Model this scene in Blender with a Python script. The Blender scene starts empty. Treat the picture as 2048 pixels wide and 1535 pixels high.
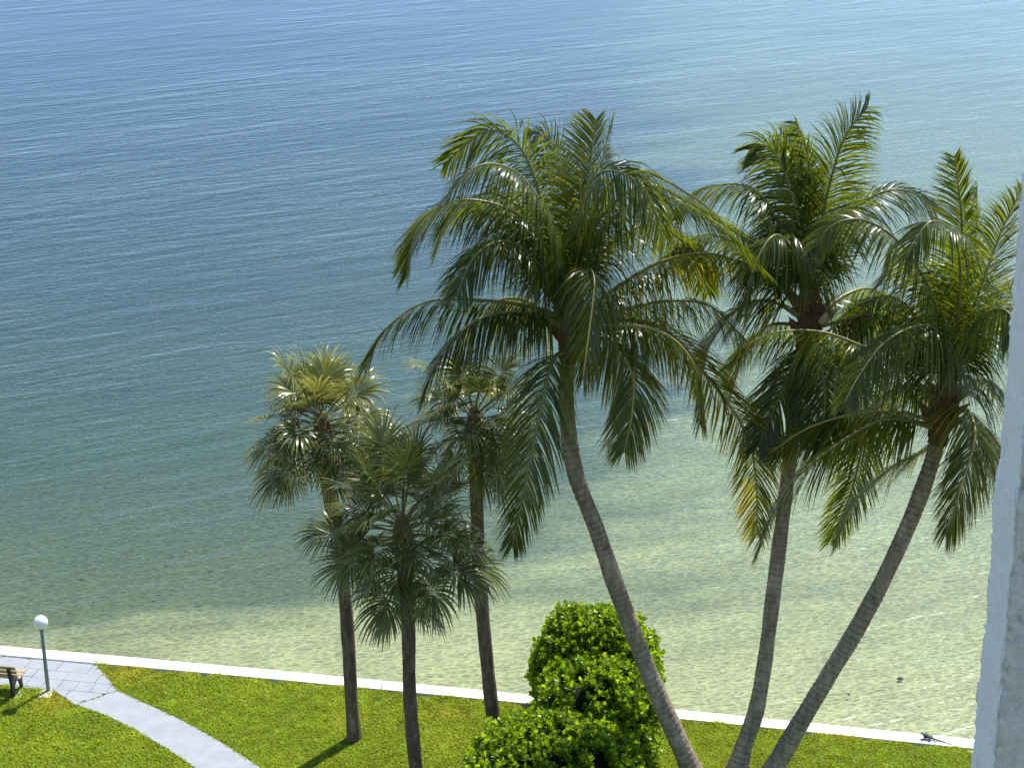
import bpy, bmesh, math, random
import numpy as np
from mathutils import Vector, Matrix, noise as mnoise

R = math.radians
rng = np.random.default_rng(7)
random.seed(7)
scene = bpy.context.scene
COL = scene.collection

# ------------------------------------------------------------------ camera
CAM_H = 22.2
F_PX = 3800.0            # focal length in pixels of the 2048 wide photograph
PITCH = R(20.9)
ROLL = R(0.685)
W0, H0 = 2048.0, 1535.0
C = Vector((0, 0, CAM_H))
fwd = Vector((0, math.cos(PITCH), -math.sin(PITCH)))
r0 = Vector((1, 0, 0)); u0 = Vector((0, math.sin(PITCH), math.cos(PITCH)))
right = math.cos(ROLL) * r0 - math.sin(ROLL) * u0
up = math.cos(ROLL) * u0 + math.sin(ROLL) * r0
cam_d = bpy.data.cameras.new('camera')
cam = bpy.data.objects.new('camera', cam_d); COL.objects.link(cam)
cam_d.sensor_fit = 'HORIZONTAL'; cam_d.sensor_width = 36.0
cam_d.lens = F_PX / W0 * 36.0
cam_d.clip_start = 0.1; cam_d.clip_end = 6000
m = Matrix((right, up, -fwd)).transposed().to_4x4(); m.translation = C
cam.matrix_world = m
scene.camera = cam

# ------------------------------------------------------------------ sky, sun, exposure
SUN_EL, SUN_AZ = R(57), R(36)          # azimuth from +Y (out to sea) towards +X
world = bpy.data.worlds.new('World'); scene.world = world; world.use_nodes = True
wn = world.node_tree.nodes; wl = world.node_tree.links; wn.clear()
sky = wn.new('ShaderNodeTexSky'); sky.sky_type = 'NISHITA'; sky.sun_disc = False
sky.sun_elevation = SUN_EL; sky.sun_rotation = SUN_AZ
sky.air_density = 1.0; sky.dust_density = 0.05; sky.ozone_density = 2.0
bg = wn.new('ShaderNodeBackground'); bg.inputs[1].default_value = 0.13
wo = wn.new('ShaderNodeOutputWorld')
wl.new(sky.outputs[0], bg.inputs[0]); wl.new(bg.outputs[0], wo.inputs[0])
sun_dir = Vector((math.sin(SUN_AZ) * math.cos(SUN_EL), math.cos(SUN_AZ) * math.cos(SUN_EL), math.sin(SUN_EL)))
sl = bpy.data.lights.new('sun', 'SUN'); sl.energy = 4.9; sl.angle = R(0.53); sl.color = (1.0, 0.95, 0.86)
so = bpy.data.objects.new('sun', sl); COL.objects.link(so)
so.rotation_euler = (-sun_dir).to_track_quat('-Z', 'Y').to_euler()
so.location = (0, 0, 60)
scene.view_settings.view_transform = 'Standard'
scene.view_settings.look = 'None'
scene.view_settings.exposure = 0.6
scene.view_settings.gamma = 1.0
scene.view_settings.use_curve_mapping = False
scene.render.engine = 'CYCLES'
cy = scene.cycles
cy.use_denoising = True
cy.max_bounces = 8; cy.transparent_max_bounces = 16; cy.transmission_bounces = 6
cy.diffuse_bounces = 3; cy.glossy_bounces = 3; cy.volume_bounces = 0
cy.caustics_reflective = False; cy.caustics_refractive = False
cy.sample_clamp_indirect = 4.0
cy.sample_clamp_direct = 1.6

# ------------------------------------------------------------------ helpers
def ray(px, py):
    return fwd * F_PX + right * (px - W0 / 2) + up * (H0 / 2 - py)

def gp(px, py, z=0.0):
    """where the line of sight through a photo pixel meets the level z"""
    d = ray(px, py)
    return C + d * ((z - CAM_H) / d.z)

def atY(px, py, Y):
    d = ray(px, py)
    return C + d * (Y / d.y)

def tag(o, label=None, cat=None, group=None, kind=None):
    if label: o['label'] = label
    if cat: o['category'] = cat
    if group: o['group'] = group
    if kind: o['kind'] = kind
    return o

def empty(name, loc):
    o = bpy.data.objects.new(name, None); COL.objects.link(o)
    o.location = loc; o.empty_display_size = 0.2
    return o

def link(name, me, mat, parent=None):
    o = bpy.data.objects.new(name, me); COL.objects.link(o)
    if mat is not None and not me.materials: me.materials.append(mat)
    if parent is not None:
        o.parent = parent
        o.matrix_parent_inverse = Matrix.Translation(-parent_world(parent))
    return o

def parent_world(p):
    t = Vector(p.location)
    q = p
    # parents here are only ever translated
    if q.parent is not None and q.matrix_parent_inverse is not None:
        t = parent_world(q.parent) + q.matrix_parent_inverse.to_translation() + t
    return t

def mesh(name, v, f, smooth=False, col=None):
    me = bpy.data.meshes.new(name)
    v = np.asarray(v, dtype=np.float32)
    if isinstance(f, np.ndarray):
        n, k = f.shape
        me.vertices.add(len(v)); me.vertices.foreach_set('co', v.ravel())
        me.loops.add(n * k); me.loops.foreach_set('vertex_index', f.astype(np.int32).ravel())
        me.polygons.add(n)
        me.polygons.foreach_set('loop_start', np.arange(0, n * k, k, dtype=np.int32))
        me.polygons.foreach_set('loop_total', np.full(n, k, dtype=np.int32))
        me.update(calc_edges=True)
    else:
        me.from_pydata([tuple(map(float, p)) for p in v], [], f)
        me.update()
    if smooth:
        me.polygons.foreach_set('use_smooth', np.ones(len(me.polygons), dtype=bool))
    if col is not None:
        a = me.color_attributes.new('tint', 'FLOAT_COLOR', 'POINT')
        c = np.ones((len(v), 4), dtype=np.float32); c[:, :3] = col
        a.data.foreach_set('color', c.ravel())
    return me

def prism(poly, z0, z1):
    """closed prism over a ground polygon (list of (x,y)), top at z1"""
    n = len(poly)
    a = sum(poly[i][0] * poly[(i + 1) % n][1] - poly[(i + 1) % n][0] * poly[i][1] for i in range(n))
    if a < 0: poly = poly[::-1]
    v = [(x, y, z0) for x, y in poly] + [(x, y, z1) for x, y in poly]
    f = [list(range(n))[::-1], list(range(n, 2 * n))]
    f += [[i, (i + 1) % n, n + (i + 1) % n, n + i] for i in range(n)]
    return v, f

def bevel_mesh(me, w, seg=2):
    bm = bmesh.new(); bm.from_mesh(me)
    bmesh.ops.bevel(bm, geom=list(bm.edges), offset=w, segments=seg, affect='EDGES', profile=0.5)
    bm.to_mesh(me); bm.free()
    return me

def box(cx, cy_, cz, sx, sy, sz):
    v, f = prism([(cx - sx / 2, cy_ - sy / 2), (cx + sx / 2, cy_ - sy / 2), (cx + sx / 2, cy_ + sy / 2), (cx - sx / 2, cy_ + sy / 2)], cz - sz / 2, cz + sz / 2)
    return v, f

def catmull(P, n):
    P = [np.asarray(p, float) for p in P]
    P = [2 * P[0] - P[1]] + P + [2 * P[-1] - P[-2]]
    out = []
    segs = len(P) - 3
    for i in range(segs * 24 + 1):
        s = min(i / 24.0, segs - 1e-9); k = int(s); t = s - k
        a, b, c, d = P[k:k + 4]
        out.append(0.5 * ((2 * b) + (-a + c) * t + (2 * a - 5 * b + 4 * c - d) * t * t + (-a + 3 * b - 3 * c + d) * t ** 3))
    out = np.array(out)
    L = np.concatenate([[0], np.cumsum(np.linalg.norm(np.diff(out, axis=0), axis=1))])
    s = np.linspace(0, L[-1], n)
    return np.stack([np.interp(s, L, out[:, k]) for k in range(3)], 1), L[-1]

def tube(P, rad, sides=14, cap=True, jitter=None):
    P = np.asarray(P, float); n = len(P)
    T = np.gradient(P, axis=0); T /= np.linalg.norm(T, axis=1)[:, None]
    ref = np.array([0, 1.0, 0]) if abs(T[0][1]) < 0.9 else np.array([1.0, 0, 0])
    v = []
    u = None
    for i in range(n):
        if u is None: u = np.cross(T[i], ref)
        u = u - T[i] * np.dot(u, T[i]); u /= np.linalg.norm(u)
        w = np.cross(T[i], u)
        for k in range(sides):
            a = 2 * math.pi * k / sides
            r = rad[i] * (jitter(i, k) if jitter else 1.0)
            v.append(P[i] + r * (math.cos(a) * u + math.sin(a) * w))
    f = []
    for i in range(n - 1):
        for k in range(sides):
            a = i * sides + k; b = i * sides + (k + 1) % sides
            f.append([a, b, b + sides, a + sides])
    if cap:
        f.append(list(range(sides))[::-1]); f.append(list(range((n - 1) * sides, n * sides)))
    return v, f

# ------------------------------------------------------------------ material helpers
def new_mat(name):
    mt = bpy.data.materials.new(name); mt.use_nodes = True
    nt = mt.node_tree; nt.nodes.clear()
    out = nt.nodes.new('ShaderNodeOutputMaterial')
    return mt, nt, out

class N:
    def __init__(self, nt): self.nt = nt
    def node(self, t, **kw):
        n = self.nt.nodes.new(t)
        for k, v in kw.items(): setattr(n, k, v)
        return n
    def l(self, a, b): self.nt.links.new(a, b)
    def val(self, sock, v):
        if hasattr(v, 'is_linked') or isinstance(v, bpy.types.NodeSocket): self.l(v, sock)
        else: sock.default_value = v
    def math(self, op, a, b=0.0, c=None):
        n = self.node('ShaderNodeMath', operation=op)
        self.val(n.inputs[0], a); self.val(n.inputs[1], b)
        if c is not None: self.val(n.inputs[2], c)
        return n.outputs[0]
    def noise(self, vec, scale, detail=2.0, rough=0.5, dist=0.0):
        n = self.node('ShaderNodeTexNoise')
        self.l(vec, n.inputs['Vector'])
        n.inputs['Scale'].default_value = scale; n.inputs['Detail'].default_value = detail
        n.inputs['Roughness'].default_value = rough; n.inputs['Distortion'].default_value = dist
        return n.outputs[0]
    def ramp(self, fac, stops, interp='LINEAR'):
        n = self.node('ShaderNodeValToRGB'); n.color_ramp.interpolation = interp
        e = n.color_ramp.elements
        while len(e) < len(stops): e.new(0.5)
        for k, (p, c) in enumerate(stops):
            e[k].position = p; e[k].color = (*c, 1) if len(c) == 3 else c
        self.l(fac, n.inputs[0]); return n.outputs[0]
    def mix(self, fac, a, b, blend='MIX'):
        n = self.node('ShaderNodeMix', data_type='RGBA', blend_type=blend)
        self.val(n.inputs[0], fac); 
        for s, v in ((n.inputs[6], a), (n.inputs[7], b)):
            if isinstance(v, bpy.types.NodeSocket): self.l(v, s)
            else: s.default_value = (*v, 1) if len(v) == 3 else v
        return n.outputs[2]
    def bump(self, h, strength=1.0, dist=0.01, normal=None):
        n = self.node('ShaderNodeBump'); n.inputs['Strength'].default_value = strength
        n.inputs['Distance'].default_value = dist; self.l(h, n.inputs['Height'])
        if normal is not None: self.l(normal, n.inputs['Normal'])
        return n.outputs[0]
    def pos(self, scale=(1, 1, 1), rot=0.0):
        g = self.node('ShaderNodeNewGeometry')
        mp = self.node('ShaderNodeMapping', vector_type='TEXTURE') if False else self.node('ShaderNodeVectorRotate', rotation_type='Z_AXIS')
        self.l(g.outputs['Position'], mp.inputs['Vector']); mp.inputs['Angle'].default_value = -rot
        s = self.node('ShaderNodeVectorMath', operation='MULTIPLY'); self.l(mp.outputs[0], s.inputs[0]); s.inputs[1].default_value = scale
        return s.outputs[0]
    def obj(self):
        return self.node('ShaderNodeTexCoord').outputs['Object']

def principled(n, out, base, rough=0.6, normal=None, spec=0.5, **kw):
    p = n.node('ShaderNodeBsdfPrincipled')
    if isinstance(base, bpy.types.NodeSocket): n.l(base, p.inputs['Base Color'])
    else: p.inputs['Base Color'].default_value = (*base, 1)
    n.val(p.inputs['Roughness'], rough)
    p.inputs['Specular IOR Level'].default_value = spec
    if normal is not None: n.l(normal, p.inputs['Normal'])
    for k, v in kw.items(): p.inputs[k.replace('_', ' ')].default_value = v
    n.l(p.outputs[0], out.inputs['Surface'])
    return p

MAT = {}
def simple(name, col, rough=0.6, var=0.12, scale=6.0, bscale=60.0, bdist=0.003, spec=0.4, dark=None, specks=0.0):
    mt, nt, out = new_mat(name); n = N(nt)
    p = n.pos()
    f = n.noise(p, scale, 4, 0.6)
    d = dark or tuple(c * (1 - 2.2 * var) for c in col)
    c = n.ramp(f, [(0.3, d), (0.62, col)])
    if specks:
        sp = n.ramp(n.noise(p, 9.0, 3, 0.6), [(0.64, (0, 0, 0)), (0.70, (specks,) * 3)])
        c = n.mix(sp, c, tuple(0.55 * q for q in col))
        st = n.ramp(n.noise(p, 0.9, 4, 0.7), [(0.52, (0, 0, 0)), (0.75, (specks * 0.6,) * 3)])
        c = n.mix(st, c, tuple(0.7 * q for q in col))
    b = n.bump(n.noise(p, bscale, 3, 0.6), 1.0, bdist)
    principled(n, out, c, rough, b, spec)
    MAT[name] = mt
    return mt

simple('white_concrete', (0.80, 0.79, 0.75), 0.75, 0.05, 2.5, 40, 0.004, 0.3, dark=(0.64, 0.63, 0.58), specks=0.5)
simple('grey_paint_concrete', (0.325, 0.350, 0.375), 0.7, 0.07, 2.6, 45, 0.003, 0.3, specks=0.45)
simple('joint', (0.16, 0.17, 0.17), 0.9)
simple('pad_concrete', (0.62, 0.62, 0.60), 0.8, 0.1, 5, 40, 0.004, 0.3)
simple('soil', (0.075, 0.065, 0.035), 0.95, 0.2, 3, 30, 0.02, 0.2)
simple('grey_metal', (0.20, 0.23, 0.25), 0.45, 0.05, 8, 90, 0.0005, 0.5)
simple('black_plastic', (0.012, 0.012, 0.013), 0.5, 0.1, 8, 60, 0.001, 0.5)
simple('tan_slat', (0.44, 0.35, 0.235), 0.6, 0.10, 9, 60, 0.001, 0.4)
simple('seaweed', (0.025, 0.03, 0.02), 0.6)
simple('lizard_skin', (0.04, 0.055, 0.045), 0.6, 0.2, 40, 200, 0.002, 0.4)
simple('fibre', (0.20, 0.115, 0.060), 0.9, 0.28, 14, 50, 0.02, 0.2)
simple('boot', (0.20, 0.135, 0.075), 0.85, 0.25, 9, 40, 0.01, 0.25)
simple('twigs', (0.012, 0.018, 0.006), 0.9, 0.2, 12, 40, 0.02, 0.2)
simple('spathe', (0.60, 0.50, 0.33), 0.6, 0.1, 6, 40, 0.004, 0.4)

def mat_globe():
    mt, nt, out = new_mat('milk_glass'); n = N(nt)
    p = principled(n, out, (0.86, 0.86, 0.85), 0.12, None, 0.5)
    p.inputs['Subsurface Weight'].default_value = 0.3
    p.inputs['Subsurface Radius'].default_value = (0.1, 0.1, 0.1)
    MAT['milk_glass'] = mt
mat_globe()

def mat_leaf(name, base, rough, trans, tcol):
    mt, nt, out = new_mat(name); n = N(nt)
    at = n.node('ShaderNodeAttribute', attribute_name='tint')
    oi = n.node('ShaderNodeObjectInfo')
    c = n.mix(1.0, base, at.outputs['Color'], 'MULTIPLY')
    hv = n.node('ShaderNodeHueSaturation'); n.l(c, hv.inputs['Color'])
    n.l(n.math('MULTIPLY_ADD', oi.outputs['Random'], 0.35, 0.82), hv.inputs['Value'])
    p = n.node('ShaderNodeBsdfPrincipled'); n.l(hv.outputs[0], p.inputs['Base Color'])
    p.inputs['Roughness'].default_value = rough; p.inputs['Specular IOR Level'].default_value = 0.42
    t = n.node('ShaderNodeBsdfTranslucent')
    tc = n.mix(1.0, tcol, at.outputs['Color'], 'MULTIPLY'); n.l(tc, t.inputs['Color'])
    mx = n.node('ShaderNodeMixShader'); mx.inputs[0].default_value = trans
    n.l(p.outputs[0], mx.inputs[1]); n.l(t.outputs[0], mx.inputs[2]); n.l(mx.outputs[0], out.inputs['Surface'])
    MAT[name] = mt
mat_leaf('coconut_leaf', (0.052, 0.074, 0.008), 0.27, 0.36, (0.28, 0.34, 0.010))
mat_leaf('fan_leaf', (0.110, 0.130, 0.034), 0.30, 0.24, (0.30, 0.32, 0.05))
mat_leaf('hedge_leaf', (0.105, 0.200, 0.014), 0.28, 0.40, (0.42, 0.60, 0.02))
mat_leaf('grass_blade', (0.250, 0.315, 0.010), 0.6, 0.42, (0.54, 0.64, 0.018))
mat_leaf('stalk', (0.20, 0.19, 0.06), 0.40, 0.0, (0.2, 0.2, 0.05))

def mat_trunk(name, a, b, c, ring=None):
    mt, nt, out = new_mat(name); n = N(nt)
    p = n.pos()
    f = n.noise(n.pos((1, 1, 0.35)), 9.0, 5, 0.65)
    f2 = n.noise(p, 1.1, 2, 0.5)
    f3 = n.noise(n.pos((1, 1, 2.5)), 14.0, 4, 0.7)
    col = n.ramp(f, [(0.3, a), (0.52, b), (0.72, c)])
    col = n.mix(n.ramp(f2, [(0.4, (0, 0, 0)), (0.7, (0.6, 0.6, 0.6))]), col, a)
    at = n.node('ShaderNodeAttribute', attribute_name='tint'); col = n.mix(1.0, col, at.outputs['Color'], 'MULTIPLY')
    h = n.math('ADD', n.math('MULTIPLY', f, 0.5), f3)
    principled(n, out, col, 0.85, n.bump(h, 1.0, 0.035), 0.25)
    MAT[name] = mt
mat_trunk('coconut_bark', (0.21, 0.165, 0.115), (0.40, 0.325, 0.24), (0.60, 0.50, 0.39))
mat_trunk('sabal_bark', (0.085, 0.060, 0.042), (0.17, 0.122, 0.088), (0.34, 0.27, 0.20))

def mat_lawn():
    mt, nt, out = new_mat('lawn'); n = N(nt)
    p = n.pos()
    c = n.ramp(n.noise(p, 5, 5, 0.7), [(0.3, (0.03, 0.045, 0.010)), (0.6, (0.065, 0.085, 0.014)), (0.8, (0.11, 0.11, 0.03))])
    principled(n, out, c, 0.9, n.bump(n.noise(p, 40, 3, 0.7), 1.0, 0.03), 0.2)
    MAT['lawn'] = mt
mat_lawn()

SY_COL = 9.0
def mat_stucco():
    mt, nt, out = new_mat('stucco'); n = N(nt)
    p = n.pos()
    big = n.noise(p, 5.0, 5, 0.65); fine = n.noise(p, 55.0, 4, 0.7); mid = n.noise(n.pos((1, 1, 0.6)), 16.0, 5, 0.6, 0.6)
    spots = n.noise(n.pos((1, 1, 0.55)), 34.0, 3, 0.55)
    c = n.ramp(big, [(0.3, (0.84, 0.85, 0.86)), (0.6, (0.91, 0.91, 0.91))])
    c = n.mix(n.ramp(spots, [(0.66, (0, 0, 0)), (0.74, (0.55, 0.55, 0.55))]), c, (0.30, 0.29, 0.28))
    c = n.mix(n.ramp(mid, [(0.66, (0, 0, 0)), (0.78, (0.45, 0.45, 0.45))]), c, (0.34, 0.33, 0.32))
    # front coloured darker to paint its shade in; arris chipped and grimy
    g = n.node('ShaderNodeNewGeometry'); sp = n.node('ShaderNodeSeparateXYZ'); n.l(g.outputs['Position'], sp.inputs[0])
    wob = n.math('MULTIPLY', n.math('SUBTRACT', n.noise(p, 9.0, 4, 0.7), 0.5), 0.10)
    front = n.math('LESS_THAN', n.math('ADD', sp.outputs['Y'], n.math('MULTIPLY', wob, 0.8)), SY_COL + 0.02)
    front_shade = n.ramp(n.noise(p, 12, 5, 0.7), [(0.3, (0.52, 0.51, 0.51)), (0.65, (0.70, 0.69, 0.69))])
    c = n.mix(front, c, front_shade)
    ed = n.math('ABSOLUTE', n.math('SUBTRACT', n.math('ADD', sp.outputs['Y'], n.math('MULTIPLY', wob, 1.2)), SY_COL + 0.03))
    grime = n.math('MULTIPLY', n.ramp(ed, [(0.0, (1, 1, 1)), (0.035, (0, 0, 0))]), n.ramp(n.noise(n.pos((1, 1, 0.5)), 24, 4, 0.7), [(0.42, (0, 0, 0)), (0.62, (0.8, 0.8, 0.8))]))
    c = n.mix(grime, c, (0.17, 0.165, 0.16))
    h = n.math('ADD', n.math('MULTIPLY', mid, 2.0), n.math('MULTIPLY', fine, 0.5))
    principled(n, out, c, 0.85, n.bump(h, 1.0, 0.012), 0.25)
    MAT['stucco'] = mt
mat_stucco()

WAVE_ROT = R(27)
def mat_water():
    mt, nt, out = new_mat('water'); n = N(nt)
    # heights in metres: long wind waves, short ripples, cross ripples
    w1 = n.noise(n.pos((0.22, 1.15, 1), WAVE_ROT), 1.0, 3, 0.55, 0.35)
    w2 = n.noise(n.pos((0.9, 3.2, 1), WAVE_ROT - R(9)), 1.0, 3, 0.6, 0.5)
    w3 = n.noise(n.pos((3.0, 9.0, 1), WAVE_ROT - R(42)), 1.0, 2, 0.6, 0.3)
    gust = n.ramp(n.noise(n.pos((0.035, 0.11, 1), WAVE_ROT), 1.0, 3, 0.6), [(0.3, (0.55,) * 3), (0.7, (1.25,) * 3)])
    h = n.math('ADD', n.math('MULTIPLY', w1, 0.085), n.math('MULTIPLY', w2, 0.036))
    h = n.math('ADD', h, n.math('MULTIPLY', w3, 0.021))
    h = n.math('MULTIPLY', h, gust)
    b = n.bump(h, 1.0, 1.0)
    fr = n.node('ShaderNodeFresnel'); fr.inputs['IOR'].default_value = 1.333; n.l(b, fr.inputs['Normal'])
    gl = n.node('ShaderNodeBsdfAnisotropic') if False else n.node('ShaderNodeBsdfGlossy')
    gl.inputs['Roughness'].default_value = 0.28; n.l(b, gl.inputs['Normal'])
    gl.inputs['Color'].default_value = (0.68, 0.82, 1, 1)
    # caustic light lines painted into the surface's transparent colour, darker between them
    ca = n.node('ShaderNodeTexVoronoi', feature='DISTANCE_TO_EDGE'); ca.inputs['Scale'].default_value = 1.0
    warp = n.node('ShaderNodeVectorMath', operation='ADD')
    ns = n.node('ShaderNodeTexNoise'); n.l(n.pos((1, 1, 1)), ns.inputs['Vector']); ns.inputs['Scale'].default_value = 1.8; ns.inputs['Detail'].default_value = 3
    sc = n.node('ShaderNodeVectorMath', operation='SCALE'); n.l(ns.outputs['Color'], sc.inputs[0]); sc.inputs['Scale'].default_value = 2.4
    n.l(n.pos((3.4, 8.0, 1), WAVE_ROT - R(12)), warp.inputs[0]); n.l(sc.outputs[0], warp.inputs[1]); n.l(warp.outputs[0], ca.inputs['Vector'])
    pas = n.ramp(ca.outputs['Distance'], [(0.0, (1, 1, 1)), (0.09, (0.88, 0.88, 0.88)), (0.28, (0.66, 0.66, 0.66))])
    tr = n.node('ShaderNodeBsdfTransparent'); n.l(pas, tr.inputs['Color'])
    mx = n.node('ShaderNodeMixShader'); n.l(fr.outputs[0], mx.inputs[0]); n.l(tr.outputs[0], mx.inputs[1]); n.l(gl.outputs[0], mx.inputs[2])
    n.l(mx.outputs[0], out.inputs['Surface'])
    va = n.node('ShaderNodeVolumeAbsorption')
    sig = np.array([0.195, 0.130, 0.132]); dens = 0.5
    va.inputs['Color'].default_value = (*(1 - sig / dens), 1); va.inputs['Density'].default_value = dens
    vs = n.node('ShaderNodeVolumeScatter'); vs.inputs['Color'].default_value = (0.10, 0.44, 0.98, 1); vs.inputs['Density'].default_value = 0.050
    ad = n.node('ShaderNodeAddShader'); n.l(va.outputs[0], ad.inputs[0]); n.l(vs.outputs[0], ad.inputs[1])
    n.l(ad.outputs[0], out.inputs['Volume'])
    try: mt.cycles.homogeneous_volume = True
    except Exception: pass
    MAT['water'] = mt
mat_water()

def mat_seabed():
    mt, nt, out = new_mat('seabed'); n = N(nt)
    g = n.node('ShaderNodeNewGeometry'); sep = n.node('ShaderNodeSeparateXYZ'); n.l(g.outputs['Position'], sep.inputs[0])
    sand = n.ramp(n.noise(n.pos((0.5, 1.0, 1), WAVE_ROT), 0.8, 5, 0.6), [(0.3, (0.54, 0.54, 0.26)), (0.65, (0.69, 0.69, 0.345))])
    ripple = n.noise(n.pos((1.2, 5.5, 1), WAVE_ROT - R(10)), 1.0, 3, 0.6, 1.0)
    grass = (0.150, 0.195, 0.070)
    # seagrass takes over as the bed gets deeper, in patches
    patch = n.noise(n.pos((0.045, 0.13, 0), R(8)), 1.0, 5, 0.62)
    k = n.math('ADD', patch, n.math('MULTIPLY', n.math('ADD', sep.outputs['Z'], 1.40), -0.25))
    k = n.math('ADD', k, n.math('MULTIPLY', sep.outputs['X'], -0.018))
    cover = n.ramp(k, [(0.47, (0, 0, 0)), (0.64, (0.88, 0.88, 0.88))])
    c = n.mix(cover, sand, grass)
    principled(n, out, c, 0.9, n.bump(ripple, 1.0, 0.10), 0.1)
    MAT['seabed'] = mt
mat_seabed()

# ------------------------------------------------------------------ the setting
WATER_Z = -0.55
CAP_Z = 0.07
outer_px = [(-700, 1231), (-300, 1264), (0, 1290), (270, 1313.5), (540, 1338), (1000, 1382), (1440, 1426), (1950, 1477), (2500, 1531), (3200, 1600)]
inner_px = [(-700, 1250), (-300, 1282), (0, 1308), (270, 1331.5), (540, 1356), (1000, 1400), (1440, 1444), (1950, 1496), (2500, 1550), (3200, 1619)]
outer = [gp(x, y, CAP_Z) for x, y in outer_px]
inner = [gp(x, y, CAP_Z) for x, y in inner_px]

def wall_y(x, pts=None):
    pts = pts or outer
    return float(np.interp(x, [p.x for p in pts], [p.y for p in pts]))

XL, XR = inner[0].x, inner[-1].x
# land: one sheet on the camera's side of the seawall
lv = [(-400, -200, -0.012), (400, -200, -0.012), (400, wall_y(XR, inner) - 8, -0.012)] + [(p.x, p.y + 0.15, -0.012) for p in inner[::-1]] + [(-400, wall_y(XL, inner) + 12, -0.012)]
land = link('ground', mesh('ground', lv, [list(range(len(lv)))]), MAT['lawn']); tag(land, kind='structure')

# seabed: falls away from the wall, shallower to the east
def bed_depth(x, y):
    d = max(0.0, y - wall_y(x))
    k = 1.12 - 0.022 * np.clip(x, -16, 16)
    base = 0.40 + 1.35 * k * (1 - math.exp(-d / 19.0)) + 0.0012 * max(0.0, d - 60)
    return min(base, 3.5)
xs = np.concatenate([np.linspace(-900, -60, 15), np.linspace(-50, 50, 101), np.linspace(60, 900, 15)])
ds = np.concatenate([np.linspace(-0.5, 60, 90), np.geomspace(62, 1500, 30)])
bv = []; 
for d in ds:
    for x in xs:
        y = wall_y(x) + d
        if x < outer[0].x: y += (outer[0].x - x) * 0.0
        z = WATER_Z - bed_depth(x, y) + 0.12 * mnoise.noise((x * 0.25, y * 0.4, 3.3))
        bv.append((x, y, max(z, -9.0)))
nx = len(xs)
bf = np.array([[j * nx + i, j * nx + i + 1, (j + 1) * nx + i + 1, (j + 1) * nx + i] for j in range(len(ds) - 1) for i in range(nx - 1)])
sb = link('seabed', mesh('seabed', bv, bf, True), MAT['seabed']); tag(sb, kind='structure')

# the sea: a closed body of water
pl = [(-890, wall_y(-890) - 0.3)] + [(p.x, p.y - 0.3) for p in outer] + [(890, wall_y(890) - 0.3), (890, 1480), (-890, 1480)]
v, f = prism(pl, -12.0, WATER_Z)
sea = link('water', mesh('water', v, f), MAT['water']); tag(sea, kind='structure')

# seawall with coping slabs
wall = empty('seawall', (0, wall_y(0), 0))
tag(wall, 'long low seawall capped with bleached white concrete along the lawn', 'seawall')
NS = 9
def lerp_pts(pts, a, b):
    X = [p.x for p in pts]
    xx = [a] + [x for x in X if a + 1e-4 < x < b - 1e-4] + [b]
    return [(x, wall_y(x, pts)) for x in xx]
joint_x = gp(257, 1318, CAP_Z).x
edges = sorted([joint_x + k * 6.1 for k in range(-4, 6)])
edges = [e for e in edges if XL + 0.3 < e < XR - 0.3]
edges = [XL] + edges + [XR]
for a, b in zip(edges[:-1], edges[1:]):
    A = lerp_pts(inner, a + 0.008, b - 0.008); B = lerp_pts(outer, a + 0.008, b - 0.008)
    v, f = prism(A + B[::-1], -0.12, CAP_Z)
    me = mesh('coping_slab', v, f); bevel_mesh(me, 0.012, 2)
    link('coping_slab', me, MAT['white_concrete'], wall)
A = [(p.x, p.y + 0.06) for p in inner]; B = [(p.x, p.y - 0.07) for p in outer]
v, f = prism(A + B[::-1], -2.5, -0.125)
link('wall_face', mesh('wall_face', v, f), MAT['pad_concrete'], wall)
# the coping widens where the wall turns back towards the building
c1, c2, c3, c4 = gp(1932, 1497, CAP_Z - 0.02), gp(1953, 1515, CAP_Z - 0.02), gp(2120, 1545, CAP_Z - 0.02), gp(2120, 1515, CAP_Z - 0.02)
v, f = prism([(p.x, p.y) for p in (c1, c2, c3, c4)], -0.2, CAP_Z - 0.02)
link('coping_return', mesh('coping_return', v, f), MAT['white_concrete'], wall)

# walkway: curved slab and paver terrace
SLAB_Z = 0.035
left_px = [(151.3, 1408.8), (205, 1427), (260, 1453), (310, 1482), (355, 1510), (395, 1538), (440, 1575), (500, 1640), (540, 1720)]
right_px = [(235.4, 1379.8), (290, 1405), (350, 1432), (420, 1470), (480, 1507), (522, 1535), (565, 1572), (620, 1637), (665, 1720)]
lp = [gp(x, y, SLAB_Z) for x, y in left_px]; rp = [gp(x, y, SLAB_Z) for x, y in right_px]
lc, _ = catmull(lp, 40); rc, _ = catmull(rp, 40)
path_poly = [(p[0], p[1]) for p in lc] + [(p[0], p[1]) for p in rc[::-1]]
v, f = prism(path_poly, -0.08, SLAB_Z)
path = link('path', mesh('path', v, f), MAT['grey_paint_concrete']); tag(path, kind='structure')

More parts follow.
